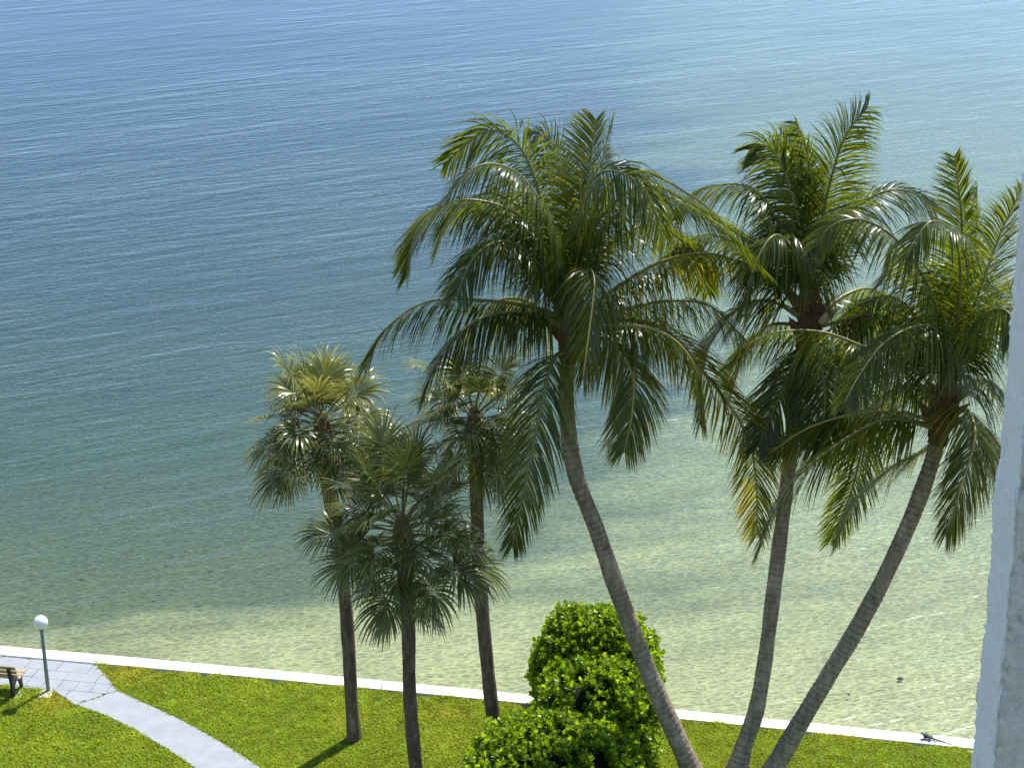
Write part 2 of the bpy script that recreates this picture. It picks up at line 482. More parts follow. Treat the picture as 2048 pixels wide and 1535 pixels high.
ter_px = [(-420, 1272), (192, 1327), (207, 1345), (235, 1379), (151, 1408), (107, 1379), (60, 1374.5), (-420, 1327)]
ter = [(gp(x, y, SLAB_Z).x, gp(x, y, SLAB_Z).y) for x, y in ter_px]
v, f = prism(ter, -0.06, SLAB_Z - 0.022)
terrace = link('terrace', mesh('terrace', v, f), MAT['joint']); tag(terrace, kind='structure')
def clip(poly, o, nrm):
    out = []
    for i in range(len(poly)):
        a = poly[i]; b = poly[(i + 1) % len(poly)]
        da = (a[0] - o[0]) * nrm[0] + (a[1] - o[1]) * nrm[1]; db = (b[0] - o[0]) * nrm[0] + (b[1] - o[1]) * nrm[1]
        if da >= 0: out.append(a)
        if da * db < 0:
            t = da / (da - db); out.append((a[0] + (b[0] - a[0]) * t, a[1] + (b[1] - a[1]) * t))
    return out
def area(poly): return abs(sum(poly[i][0] * poly[(i + 1) % len(poly)][1] - poly[(i + 1) % len(poly)][0] * poly[i][1] for i in range(len(poly)))) / 2
pO = gp(137, 1322.5, SLAB_Z); pA = gp(0, 1309.5, SLAB_Z)
uu = Vector((pO.x - pA.x, pO.y - pA.y)).normalized(); vv = Vector((uu.y, -uu.x))     # vv points at the camera
rows = [gp(137, y, SLAB_Z) for y in (1322.5, 1343, 1360, 1379)]
rd = [(Vector((p.x, p.y)) - Vector((pO.x, pO.y))).dot(vv) for p in rows]
rd = [rd[0] - 0.1] + rd[1:] + [rd[3] + (rd[3] - rd[2]), rd[3] + 2 * (rd[3] - rd[2])]
starts = [gp(179, 1339, SLAB_Z), gp(199, 1352, SLAB_Z), gp(182, 1378, SLAB_Z), gp(128, 1395, SLAB_Z), gp(128, 1400, SLAB_Z)]
width = [0.78, 0.78, 0.40, 0.80, 0.8]
for r_ in range(len(rd) - 1):
    s0 = (Vector((starts[r_].x, starts[r_].y)) - Vector((pO.x, pO.y))).dot(uu)
    for k in range(-16, 6):
        a = s0 + k * width[r_]; b = a + width[r_]
        o = Vector((pO.x, pO.y)); g = 0.006
        poly = list(ter)
        poly = clip(poly, o + vv * (rd[r_] + g), vv); poly = clip(poly, o + vv * (rd[r_ + 1] - g), -vv) if len(poly) > 2 else []
        poly = clip(poly, o + uu * (a + g), uu) if len(poly) > 2 else []
        poly = clip(poly, o + uu * (b - g), -uu) if len(poly) > 2 else []
        q = []
        for p in poly:
            if not q or math.hypot(p[0] - q[-1][0], p[1] - q[-1][1]) > 0.004: q.append(p)
        if len(q) > 2 and math.hypot(q[0][0] - q[-1][0], q[0][1] - q[-1][1]) < 0.004: q.pop()
        if len(q) < 3 or area(q) < 0.01: continue
        v, f = prism(q, -0.02, SLAB_Z + random.uniform(-0.003, 0.003))
        link('paver', mesh('paver', v, f), MAT['grey_paint_concrete'], terrace)

# ------------------------------------------------------------------ grass
def inside(poly, X, Y):
    X = np.asarray(X); Y = np.asarray(Y); r_ = np.zeros(X.shape, bool); n = len(poly)
    for i in range(n):
        x1, y1 = poly[i]; x2, y2 = poly[(i + 1) % n]
        c = ((y1 > Y) != (y2 > Y)) & (X < (x2 - x1) * (Y - y1) / (y2 - y1 + 1e-12) + x1)
        r_ ^= c
    return r_
def vnoise(X, Y, s, seed=0.0):
    return np.array([mnoise.noise((a * s, b * s, seed)) for a, b in zip(X, Y)])
def grass(x0, x1, y0, n):
    X = rng.uniform(x0, x1, n); top = np.interp(X, [p.x for p in inner], [p.y for p in inner])
    Y = rng.uniform(y0, 1, n) if False else y0 + (top + 0.10 - y0) * rng.random(n)
    dist = top - Y
    edge = 0.03 + 0.05 * np.sin(X * 5.1) + 0.05 * np.sin(X * 2.3 + 1.0) + 0.04 * np.sin(X * 11.0)
    keep = (dist > edge - 0.02) & ~inside(path_poly, X, Y) & ~inside(ter, X, Y)
    X, Y, dist = X[keep], Y[keep], dist[keep]
    n = len(X)
    pn = vnoise(X, Y, 0.9, 2.0); pn2 = vnoise(X, Y, 3.0, 5.0)
    h = rng.uniform(0.05, 0.105, n) * (1 + 0.35 * pn2) * (1 + 0.2 * np.clip(1 - dist / 0.15, 0, 1))
    w = rng.uniform(0.010, 0.022, n)
    az = rng.uniform(0, 2 * np.pi, n); lean = rng.uniform(0.2, 1.1, n)
    dx, dy = np.cos(az), np.sin(az)
    B = np.stack([X, Y, np.full(n, -0.012)], 1)
    side = np.stack([-dy, dx, np.zeros(n)], 1) * w[:, None]
    mid = B + np.stack([dx * h * lean * 0.35, dy * h * lean * 0.35, h * 0.62], 1)
    tip = B + np.stack([dx * h * lean, dy * h * lean, h * (1 - 0.3 * lean)], 1)
    V = np.stack([B - side, B + side, mid + side * 0.8, mid - side * 0.8, tip], 1).reshape(-1, 3)
    idx = np.arange(n)[:, None] * 5
    F = np.concatenate([idx + np.array([[0, 1, 2]]), idx + np.array([[0, 2, 3]]), idx + np.array([[3, 2, 4]])])
    # dry, straw coloured blades along the coping, at the terrace corner and in patches
    dry = np.clip(0.75 - dist / 0.30, 0, 1) * (0.5 + 0.5 * np.sin(X * 1.7 + 2))
    lam = gp(97, 1384); dry = np.maximum(dry, np.clip(1.1 - np.hypot(X - lam.x - 0.25, (Y - lam.y + 0.35)) / 0.75, 0, 1))
    cor = gp(262, 1348); dry = np.maximum(dry, np.clip(1.2 - np.hypot((X - cor.x) / 0.9, (Y - cor.y) / 0.55), 0, 1) * 0.9)
    sp = gp(890, 1430); dry = np.maximum(dry, np.clip(1 - np.hypot((X - sp.x) / 1.0, (Y - sp.y) / 0.5), 0, 1) * 0.8)
    dry = np.clip(dry + 0.42 * np.clip(pn - 0.08, 0, 1), 0, 1) * rng.uniform(0.3, 1.0, n)
    green = np.array([1.0, 1.0, 1.0]); straw = np.array([1.55, 1.08, 3.0])
    c = green * (1 - dry[:, None]) + straw * dry[:, None]
    c = c * (rng.uniform(0.65, 1.45, n) * (1 + 0.15 * pn + 0.18 * pn2))[:, None]
    return mesh('grass', V, F, False, np.repeat(c, 5, 0))
gm = grass(-13.0, 13.0, 32.6, 480000)
gr = link('grass', gm, MAT['grass_blade']); tag(gr, 'bright mown green lawn grass', 'grass', kind='stuff')

# ------------------------------------------------------------------ palms
def trunk_curve(pix, Y0, Y1, n):
    """pixel path of a trunk from foot to head, distance running from Y0 to Y1"""
    ys = np.linspace(0, 1, len(pix))
    tot = pix[0][1] - pix[-1][1]
    pts = []
    for (x, y) in pix:
        t = (pix[0][1] - y) / tot
        pts.append(atY(x, y, Y0 + (Y1 - Y0) * t))
    return catmull(pts, n)

def ground_Y(px, py): return gp(px, py).y

def make_trunk(root, P, L, r_base, r_top, flare, ring, mat, ring_amp):
    n = len(P); s = np.linspace(0, L, n)
    rad = r_base + (r_top - r_base) * (s / L) ** 0.8
    rad = rad + flare * np.exp(-s / 0.35)
    ph = s / ring + 0.9 * np.array([mnoise.noise((q * 1.1, P[0][0], 0.3)) for q in s]) + 0.25 * np.sin(s * 1.3)
    kk = np.floor(ph).astype(int); fr_ = ph - kk
    rr = np.random.default_rng(int(abs(P[0][0]) * 1000)); deep = rr.uniform(0.15, 1.0, kk.max() - kk.min() + 2)[kk - kk.min()]
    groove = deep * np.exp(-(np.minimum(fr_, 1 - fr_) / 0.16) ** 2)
    rad = rad * (1 + ring_amp * (0.35 * (fr_ - 0.5) - 0.8 * groove)) * (1 + 0.035 * np.sin(s * 2.1 + P[0][0]) + 0.02 * np.sin(s * 5.3))
    def jit(i, k): return 1 + 0.035 * mnoise.noise((k * 1.1, s[i] * 3.0, P[0][0])) + 0.02 * mnoise.noise((k * 2.3, s[i] * 11.0, P[0][0]))
    v, f = tube(P, rad, 16, True, jit)
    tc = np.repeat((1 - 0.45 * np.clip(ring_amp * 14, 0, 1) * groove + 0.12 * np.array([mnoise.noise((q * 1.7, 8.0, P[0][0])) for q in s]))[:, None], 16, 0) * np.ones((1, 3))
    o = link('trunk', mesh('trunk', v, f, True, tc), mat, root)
    return o

def nrm(a):
    a = np.asarray(a, float)
    return a / (np.linalg.norm(a, axis=-1, keepdims=True) + 1e-12)

UPV = np.array([0, 0, 1.0])
def coconut_frond(root, base, pts, twist=0.0, droop=1.0, yellow=0.0, brown=0.0, width=1.27, count=142, vee=0.35, wind=0.25, tip=None):
    """pts: 3D points of the stalk after its base"""
    if tip is None: tip = random.choice((-0.8, 0.8))
    P, L = catmull([base] + pts, 48)
    T = nrm(np.gradient(P, axis=0))
    h = P[-1] - P[0]; h[2] = 0
    if np.linalg.norm(h) < 0.3: h = P[24] - P[0]; h[2] = 0
    if np.linalg.norm(h) < 0.05: h = np.array([0, -1.0, 0])
    h = h / np.linalg.norm(h)
    S0 = np.array([h[1], -h[0], 0])
    # stalk
    s = np.linspace(0, 1, 48)
    rad = 0.040 * (1 - s) ** 0.8 + 0.006
    rad[:8] += np.linspace(0.060, 0, 8)
    v, f = tube(P, rad, 6, True)
    yc = np.array([1.0 + 0.9 * yellow, 1.0 + 0.55 * yellow, 1.0])
    fr = link('frond', mesh('frond', v, f, True, np.tile(yc * random.uniform(0.75, 1.15), (len(v), 1))), MAT['stalk'], root)
    # leaflets
    V = []; F = []; CC = []
    nseg = 5
    for side in (-1, 1):
        for i in range(count):
            t = 0.13 + 0.86 * (i + random.random() * 0.6) / count
            j = t * 47; k = int(j); a = j - k; k2 = min(k + 1, 47)
            p = P[k] * (1 - a) + P[k2] * a; tt = nrm(T[k] * (1 - a) + T[k2] * a)
            S = S0 - tt * np.dot(S0, tt); S = S / (np.linalg.norm(S) + 1e-9)
            Nn = np.cross(S, tt)
            if Nn[2] < 0 and abs(twist) < 0.01 and t < 0.35: Nn = -Nn
            tw = twist + tip * t ** 1.5; ca, sa = math.cos(tw), math.sin(tw)
            S1 = S * ca + Nn * sa; N1 = Nn * ca - S * sa
            al = R(62) - R(28) * t + random.uniform(-0.10, 0.10)
            be = vee * (1 - 0.5 * t) + random.uniform(-0.12, 0.12)
            d = math.cos(al) * tt + math.sin(al) * (side * S1 * math.cos(be) + N1 * math.sin(be))
            ln = width * 1.06 * (0.45 + 0.55 * math.sin(math.pi * min(1, (t * 0.85 + 0.17)))) * random.uniform(0.86, 1.08)
            if t > 0.9: ln *= 1 - (t - 0.9) * 3.5
            wd = 0.0155 * random.uniform(0.8, 1.15)
            g = droop * random.uniform(0.65, 1.45) * (1 - 0.72 * max(0.0, -tt[2]))
            q = p.copy(); base_i = len(V)
            wv = nrm(tt - d * np.dot(tt, d))
            wv = nrm(wv + 0.35 * np.cross(d, wv) * random.uniform(-1, 1))
            br = random.uniform(0.5, 1.35)
            if random.random() < 0.05: ln *= random.uniform(0.35, 0.7)
            if random.random() < 0.06: g += 1.5
            tipbrown = brown + (0.25 if random.random() < 0.12 else 0.0)
            for sgi in range(nseg + 1):
                ss = sgi / nseg
                wdt = wd * (0.55 + 1.5 * ss if ss < 0.3 else 1.0 * (1 - ((ss - 0.3) / 0.7) ** 1.6))
                dd = nrm(d + np.array([-wind * ss, 0, -g * (ss ** 0.9) * 1.7]))
                if sgi > 0: q = q + dd * (ln / nseg)
                w2 = nrm(wv - dd * np.dot(wv, dd))
                if sgi == nseg: V.append(q.copy())
                else: V.append(q - w2 * wdt); V.append(q + w2 * wdt)
                y = yellow * (0.4 + 0.6 * ss)
                cc = np.array([1 + 1.5 * y, 1 + 0.85 * y, 1.0])
                b = min(1.0, tipbrown * max(0.0, (ss - 0.35)) * 1.6 + brown * 0.4 * t)
                cc = cc * (1 - b) + np.array([3.3, 1.5, 1.6]) * b
                CC.append(cc * br)
                if sgi < nseg: CC.append(cc * br)
            for sgi in range(nseg - 1):
                a0 = base_i + 2 * sgi; F.append([a0, a0 + 1, a0 + 3, a0 + 2])
            a0 = base_i + 2 * (nseg - 1); F.append([a0, a0 + 1, a0 + 2])
    me = mesh('leaflets', V, F, True, np.array(CC))
    lf = link('leaflets', me, MAT['coconut_leaf'], fr); tag(lf, kind='stuff')
    return fr

def spathe(root, base, d, ln, w, name='dry_sheath', mat='spathe'):
    d = nrm(d); s = nrm(np.cross(d, [0.2, 1, 0.1])); u = np.cross(s, d)
    V = []; F = []
    for i in range(7):
        t = i / 6; ww = w * math.sin(math.pi * (0.12 + 0.88 * t) ** 0.8) + 0.004
        c = np.asarray(base) + d * ln * t + u * 0.18 * ln * t * t
        for k in (-1, 0, 1): V.append(c + s * ww * k - u * (0.35 * ww * (1 - abs(k))))
    for i in range(6):
        for k in range(2):
            a = i * 3 + k; F.append([a, a + 1, a + 4, a + 3])
    me = mesh(name, V, F, True)
    bm = bmesh.new(); bm.from_mesh(me)
    bmesh.ops.solidify(bm, geom=list(bm.faces), thickness=0.008); bm.to_mesh(me); bm.free()
    return link(name, me, MAT[mat], root)

def coconut_palm(label, trunk_px, Y0, dY, r_base, r_top, fronds, hang=2):
    foot = trunk_px[0]
    P, L = trunk_curve(trunk_px, Y0, Y0 + dY, 640)
    # set the foot on the lawn
    root = empty('coconut_palm', (P[0][0], P[0][1], 0))
    tag(root, label, 'palm tree', 'coconut palms by the seawall')
    P = np.vstack([[P[0][0] + 0.02, P[0][1], min(P[0][2], 0) - 0.15], P]) if P[0][2] > -0.1 else P
    make_trunk(root, P, L, r_base, r_top, 0.16, 0.135, MAT['coconut_bark'], 0.075)
    head = P[-1]; Yc = head[1]; ax = nrm(P[-1] - P[-60])
    # crown shaft of torn brown fibre and old leaf bases
    prof = [(-0.75, r_top * 1.02), (-0.6, r_top * 1.35), (-0.35, r_top * 1.7), (-0.05, r_top * 1.75), (0.3, r_top * 1.35), (0.65, r_top * 0.8), (0.95, r_top * 0.35)]
    pp = [head + ax * a for a, _ in prof]
    cP, cl = catmull(pp, 26); cr = np.interp(np.linspace(0, 1, 26), np.linspace(0, 1, len(prof)), [b for _, b in prof])
    v, f = tube(cP, cr, 18, True, lambda i, k: 1 + 0.35 * mnoise.noise((k * 0.9, i * 0.5, head[0])) + (0.22 if (k * 5 + i) % 7 == 0 else 0))
    link('crown_fibre', mesh('crown_fibre', v, f, False), MAT['fibre'], root)
    for i in range(13):                              # stubs of old leaf bases
        a = i * 2.4; d = np.array([math.cos(a), math.sin(a), 0.55 + 0.5 * random.random()])
        b = head + ax * (-0.45 + 0.065 * i) + nrm([math.cos(a), math.sin(a), 0]) * r_top * 1.05
        spathe(root, b, d, random.uniform(0.32, 0.6), random.uniform(0.05, 0.085), 'leaf_base', 'fibre' if i % 3 else 'boot')
    for i in range(hang):
        spathe(root, head + ax * 0.0 + np.array([0.18, -0.2, 0]), [0.55, -0.25, 0.6], 0.5, 0.085)
    for fr in fronds:
        pts, dz = fr[0], fr[1]; kw = fr[2] if len(fr) > 2 else {}
        n = len(pts)
        b2 = atY(pts[0][0], pts[0][1], Yc + 0.04 * dz)
        q = []
        for i, (x, y) in enumerate(pts[1:], 1):
            q.append(np.array(atY(x, y, Yc + dz * (i / (n - 1)) ** 0.9)))
        st = np.asarray(head) * 0.6 + np.asarray(b2) * 0.4
        coconut_frond(root, st, [np.array(b2)] + q, **kw)
    return root

Y1 = ground_Y(1392, 1566); Y2 = ground_Y(1472, 1550); Y3 = ground_Y(1528, 1574)
D = dict
coconut_palm('tall coconut palm whose ringed grey trunk leans over the clipped green hedge',
    [(1392, 1566), (1375, 1520), (1330, 1420), (1280, 1300), (1235, 1180), (1190, 1050), (1155, 960), (1138, 870), (1133, 780), (1140, 690), (1143, 650)],
    Y1, 0.6, 0.210, 0.150, [
    ([(1135, 590), (1100, 470), (1050, 310), (975, 262), (885, 330)], 1.2, D(twist=0.9, droop=0.9)),
    ([(1125, 590), (1090, 500), (1030, 425), (920, 400), (835, 450), (812, 560)], -1.0, D(droop=1.2)),
    ([(1125, 640), (1070, 615), (960, 600), (850, 605), (770, 660), (728, 740)], -1.4, D(droop=1.5)),
    ([(1125, 650), (1060, 625), (985, 628), (925, 660), (875, 720), (845, 800)], -2.4, D(droop=1.6)),
    ([(1148, 590), (1156, 480), (1170, 390), (1210, 342), (1280, 370), (1335, 480)], -2.6, D(twist=-0.5, droop=1.0)),
    ([(1150, 560), (1168, 430), (1182, 320), (1192, 235)], 0.6, D(twist=1.3, droop=0.25, width=1.15, yellow=0.35, vee=0.6)),
    ([(1155, 560), (1185, 420), (1208, 310), (1224, 240)], 1.8, D(twist=-1.1, droop=0.4, width=0.9)),
    ([(1150, 580), (1185, 430), (1260, 340), (1380, 390), (1460, 460), (1510, 550)], -0.8, D(twist=-0.3, droop=1.0)),
    ([(1150, 580), (1190, 450), (1290, 370), (1400, 420), (1500, 490), (1570, 590)], 0.6, D(droop=0.9, wind=-0.2)),
    ([(1150, 640), (1240, 570), (1330, 520), (1430, 508), (1520, 545)], 0.8, D(droop=1.4, yellow=0.5, brown=0.15)),
    ([(1150, 650), (1230, 625), (1330, 602), (1420, 612), (1490, 680)], 1.6, D(droop=1.5, yellow=0.2)),
    ([(1160, 660), (1210, 655), (1275, 652), (1345, 677), (1391, 740), (1400, 850)], -1.6, D(droop=1.6, yellow=0.25, tip=1.1)),
    ([(1155, 660), (1230, 640), (1330, 660), (1420, 760), (1491, 864), (1512, 960), (1514, 1075)], -0.4, D(droop=1.2, yellow=0.75, brown=0.40, width=1.4, twist=0.7, tip=0.9)),
    ([(1150, 620), (1172, 545), (1188, 560), (1178, 660), (1165, 760)], -3.0, D(droop=1.3, twist=0.3)),
    ([(1130, 700), (1105, 720), (1085, 800), (1060, 920), (1024, 1095)], -2.4, D(droop=1.5, twist=0.3)),
    ([(1155, 670), (1210, 680), (1262, 740), (1265, 820), (1248, 905)], -2.2, D(droop=1.6, yellow=0.5)),
    ([(1130, 660), (1060, 605), (1000, 600), (955, 640), (930, 700)], 2.2, D(droop=1.5, yellow=0.8)),
    ([(1130, 580), (1070, 450), (985, 385), (905, 430), (870, 510)], 2.2, D(droop=1.1)),
    ([(1130, 580), (1095, 440), (1040, 350), (960, 330), (890, 400)], -1.8, D(twist=0.5, droop=1.0)),
    ([(1155, 580), (1230, 480), (1310, 450), (1380, 500), (1420, 590)], 2.6, D(droop=1.2)),
    ([(1125, 590), (1080, 480), (1010, 412), (905, 402), (840, 460), (800, 545)], 0.8, D(droop=1.3)),
    ([(1125, 600), (1070, 520), (1010, 482), (950, 512), (912, 595)], -1.6, D(droop=1.4)),
    ([(1155, 580), (1220, 445), (1320, 392), (1440, 452), (1530, 545)], -1.4, D(droop=1.1, wind=-0.15)),
    ([(1150, 600), (1140, 470), (1120, 350), (1095, 280), (1060, 265)], 2.4, D(twist=0.4, droop=0.8)),
    ], hang=0)
coconut_palm('coconut palm with an upright crown and a pale swollen foot, between two other coconut palms',
    [(1472, 1550), (1488, 1490), (1512, 1420), (1530, 1320), (1545, 1200), (1560, 1080), (1578, 930), (1592, 800), (1610, 690), (1618, 640)],
    Y2, 1.2, 0.178, 0.138, [
    ([(1616, 580), (1618, 450), (1616, 320), (1590, 240)], 0.8, D(twist=0.7, droop=0.5, width=0.95)),
    ([(1622, 580), (1642, 450), (1664, 350), (1692, 270), (1738, 212)], -0.6, D(twist=1.2, droop=0.35, width=1.15, vee=0.5)),
    ([(1612, 580), (1600, 460), (1570, 345), (1534, 292), (1495, 300)], 0.6, D(twist=0.8, droop=0.8)),
    ([(1610, 600), (1575, 490), (1525, 395), (1470, 368), (1395, 385), (1352, 440)], 0.3, D(droop=1.0)),
    ([(1605, 610), (1545, 540), (1480, 490), (1405, 470), (1340, 520)], 1.4, D(droop=1.2)),
    ([(1630, 600), (1665, 480), (1718, 410), (1783, 380), (1836, 390), (1874, 425)], 0.5, D(droop=0.9, wind=-0.1)),
    ([(1640, 650), (1690, 640), (1740, 627), (1800, 650), (1838, 712)], -0.8, D(droop=1.5, yellow=0.3)),
    ([(1612, 690), (1598, 710), (1570, 770), (1542, 830), (1515, 895)], -1.6, D(droop=1.6)),
    ([(1640, 680), (1700, 700), (1732, 800), (1712, 950), (1662, 1085)], 0.8, D(droop=1.5)),
    ([(1600, 630), (1530, 600), (1460, 630), (1415, 700), (1400, 790)], 1.0, D(droop=1.5, yellow=0.2)),
    ([(1612, 600), (1590, 510), (1550, 470), (1510, 530), (1490, 620)], -2.4, D(droop=1.2)),
    ([(1618, 580), (1600, 440), (1580, 330), (1560, 265)], 1.6, D(twist=0.4, droop=0.6, width=1.0)),
    ([(1630, 640), (1690, 590), (1750, 580), (1800, 640), (1820, 740)], 2.2, D(droop=1.4)),
    ([(1620, 660), (1640, 720), (1650, 800), (1640, 900)], -2.0, D(droop=1.4)),
    ([(1605, 650), (1540, 650), (1490, 700), (1465, 780)], 2.0, D(droop=1.5)),

    ], hang=1)
coconut_palm('coconut palm with a thick steeply slanting trunk, its crown brushing the white stucco column',
    [(1528, 1574), (1560, 1515), (1600, 1445), (1660, 1345), (1720, 1245), (1775, 1140), (1825, 1030), (1858, 940), (1878, 870), (1888, 815)],
    Y3, -0.4, 0.200, 0.152, [
    ([(1895, 760), (1918, 620), (1918, 510), (1893, 452), (1854, 448), (1808, 520)], -2.4, D(twist=-0.4, droop=0.9)),
    ([(1893, 740), (1918, 600), (1924, 450), (1908, 308)], 0.4, D(twist=1.2, droop=0.2, width=0.9, vee=0.6)),
    ([(1898, 750), (1945, 620), (2000, 470), (2046, 372)], -0.4, D(twist=1.2, droop=0.3, width=1.1, yellow=0.2)),
    ([(1885, 760), (1865, 600), (1805, 492), (1729, 440), (1665, 450), (1632, 495)], -1.0, D(droop=1.0, yellow=0.25)),
    ([(1890, 770), (1892, 690), (1850, 650), (1775, 680), (1720, 748), (1686, 810)], -2.6, D(droop=1.6)),
    ([(1868, 840), (1796, 822), (1716, 826), (1622, 853), (1538, 906)], 0.4, D(droop=1.7, yellow=0.5, brown=0.2)),
    ([(1865, 850), (1770, 838), (1680, 885), (1590, 958), (1540, 1040), (1514, 1112)], -1.6, D(droop=1.6, yellow=0.15)),
    ([(1905, 835), (1932, 817), (1950, 870), (1925, 964), (1890, 1072)], -2.6, D(droop=1.3, yellow=0.45, twist=0.3)),
    ([(1908, 800), (1960, 760), (2010, 790), (2045, 880)], 0.8, D(droop=1.4)),
    ([(1915, 840), (1970, 870), (2000, 950), (1998, 1060)], -0.8, D(droop=1.5)),
    ([(1870, 800), (1800, 735), (1740, 700), (1650, 665), (1560, 663), (1495, 690), (1449, 738)], -0.6, D(droop=1.4, yellow=0.2)),
    ([(1905, 760), (1960, 640), (2020, 560), (2080, 540)], 1.6, D(droop=0.9)),
    ([(1890, 770), (1880, 620), (1850, 530), (1800, 520), (1750, 580)], 1.8, D(droop=1.1)),
    ([(1900, 770), (1950, 650), (2010, 620), (2060, 700)], -2.0, D(droop=1.2)),
    ([(1885, 770), (1850, 660), (1800, 600), (1740, 600), (1700, 660)], 2.2, D(droop=1.3)),
    ([(1900, 760), (1925, 600), (1950, 480), (1955, 370)], 2.0, D(twist=0.5, droop=0.5, width=1.0)),
    ([(1885, 800), (1820, 770), (1760, 800), (1720, 880)], 2.2, D(droop=1.6)),
    ([(1885, 860), (1850, 900), (1790, 930), (1720, 990), (1672, 1085)], 1.8, D(droop=1.5)),
    ], hang=0)

# ---- cabbage palms
def fan_leaf(root, p0, d, petiole, R_, droop, pale, stiff):
    d = nrm(d)
    # petiole arcs out and down
    pts = [p0]
    q = np.array(p0, float); dd = d.copy()
    for i in range(8):
        q = q + dd * petiole / 8; dd = nrm(dd + np.array([0, 0, -0.055 * droop])); pts.append(q.copy())
    v, f = tube(np.array(pts), np.linspace(0.022, 0.011, 9), 5, True)
    fr = link('frond', mesh('frond', v, f, True, np.tile(np.array([0.75, 0.85, 0.9]) * random.uniform(0.7, 1.1), (len(v), 1))), MAT['stalk'], root)
    ax = dd
    s = np.cross(ax, UPV)
    if np.linalg.norm(s) < 0.15: s = np.cross(ax, np.array([0.3, 1, 0]))
    s = nrm(s); nn = np.cross(s, ax)
    roll = random.uniform(-0.6, 0.6)
    s, nn = s * math.cos(roll) + nn * math.sin(roll), nn * math.cos(roll) - s * math.sin(roll)
    V = []; F = []; CC = []
    lum = random.uniform(0.7, 1.35)
    nS = 36
    for i in range(nS):
        a = (i / (nS - 1) - 0.5) * R(265) + random.uniform(-0.03, 0.03)
        cosA = math.cos(a)
        # costapalmate: middle segments leave further along the arched costa
        off = 0.22 * max(0, cosA) * R_
        o = q + ax * off + np.array([0, 0, -0.10 * off])
        d0 = nrm(ax * math.cos(a) + s * math.sin(a) + nn * (0.30 * abs(math.sin(a)) + 0.10))
        ln = R_ * (0.72 + 0.28 * (0.5 + 0.5 * cosA)) * random.uniform(0.88, 1.08)
        b0 = len(V); pnt = o.copy(); nseg = 6
        w2 = nrm(np.cross(nn, d0)); w2 = nrm(w2 + nn * random.uniform(-0.45, 0.45))
        br = random.uniform(0.6, 1.3) * lum
        g = droop * random.uniform(0.7, 1.3)
        curl = np.array([random.uniform(-0.25, 0.25) - 0.2, random.uniform(-0.25, 0.25), 0])
        for k in range(nseg + 1):
            t = k / nseg
            ddir = nrm(d0 + np.array([0, 0, -1]) * g * max(0, t - 0.25) ** 1.3 * stiff + curl * max(0, t - 0.4))
            if k: pnt = pnt + ddir * ln / nseg
            w = 0.022 * (t / 0.4 + 0.12 if t < 0.4 else 1.12 * (1 - ((t - 0.4) / 0.6)) ** 0.75) * (R_ / 0.85)
            if k == nseg: V.append(pnt.copy())
            else: V.append(pnt - w2 * w); V.append(pnt + w2 * w)
            tp = min(1.0, pale * max(0, t - 0.35) * 2.2)
            c = np.array([1, 1, 1]) * (1 - tp) + np.array([2.6, 2.2, 2.6]) * tp
            CC.append(c * br)
            if k < nseg: CC.append(c * br)
        for k in range(nseg - 1):
            a0 = b0 + 2 * k; F.append([a0, a0 + 1, a0 + 3, a0 + 2])
        a0 = b0 + 2 * (nseg - 1); F.append([a0, a0 + 1, a0 + 2])
    bl = link('blade', mesh('blade', V, F, True, np.array(CC)), MAT['fan_leaf'], fr)
    return fr

def sabal_palm(label, pix, Y0, dY, r_base, r_top, n, petiole, R_, droop, pale, low=-45, skirt=0, bark='sabal_bark', boots=0.9, squash=1.0):
    P, L = trunk_curve(pix, Y0, Y0 + dY, 150)
    root = empty('cabbage_palm', (P[0][0], P[0][1], 0))
    tag(root, label, 'palm tree', 'cabbage palms on the lawn')
    P = np.vstack([[P[0][0], P[0][1], -0.2], P])
    make_trunk(root, P, L, r_base, r_top, 0.03, 0.09, MAT[bark], 0.035)
    head = P[-1]; ax = nrm(P[-1] - P[-15])
    prof = [(-boots - 0.25, r_top), (-boots, r_top * 1.25), (-0.4, r_top * 1.5), (-0.05, r_top * 1.3), (0.3, r_top * 0.5)]
    cP, _ = catmull([head + ax * a for a, _ in prof], 24); cr = np.interp(np.linspace(0, 1, 24), np.linspace(0, 1, len(prof)), [b for _, b in prof])
    v, f = tube(cP, cr, 16, True, lambda i, k: 1 + 0.3 * mnoise.noise((k * 1.3, i * 0.7, head[0])) + (0.25 if (k * 3 + i) % 5 == 0 else 0))
    link('leaf_bases', mesh('leaf_bases', v, f), MAT['boot'], root)
    for i in range(n):
        u = (i + 0.5) / n
        el = math.asin(math.sin(R(85)) + (math.sin(R(low)) - math.sin(R(85))) * u) + random.uniform(-0.12, 0.12)
        az = i * 2.39996 + random.uniform(-0.25, 0.25)
        d = np.array([math.cos(el) * math.cos(az), math.cos(el) * math.sin(az), math.sin(el) * squash])
        st = head + ax * (0.15 - 0.45 * u) + d * r_top * 0.6
        fan_leaf(root, st, d, petiole * random.uniform(0.5, 1.18), R_ * random.uniform(0.85, 1.12), droop * (0.6 + 0.7 * u), pale * random.uniform(0.3, 1.0), 1.9)
    for i in range(skirt):
        az = i * 2.4 + 0.5
        d = np.array([math.cos(az), math.sin(az), -0.55])
        st = head - ax * (0.9 + 0.13 * i) + nrm([d[0], d[1], 0]) * r_top * 0.8
        fan_leaf(root, st, d, 0.35, R_ * 0.8, 1.2, pale * 0.3, 2.2)
    return root

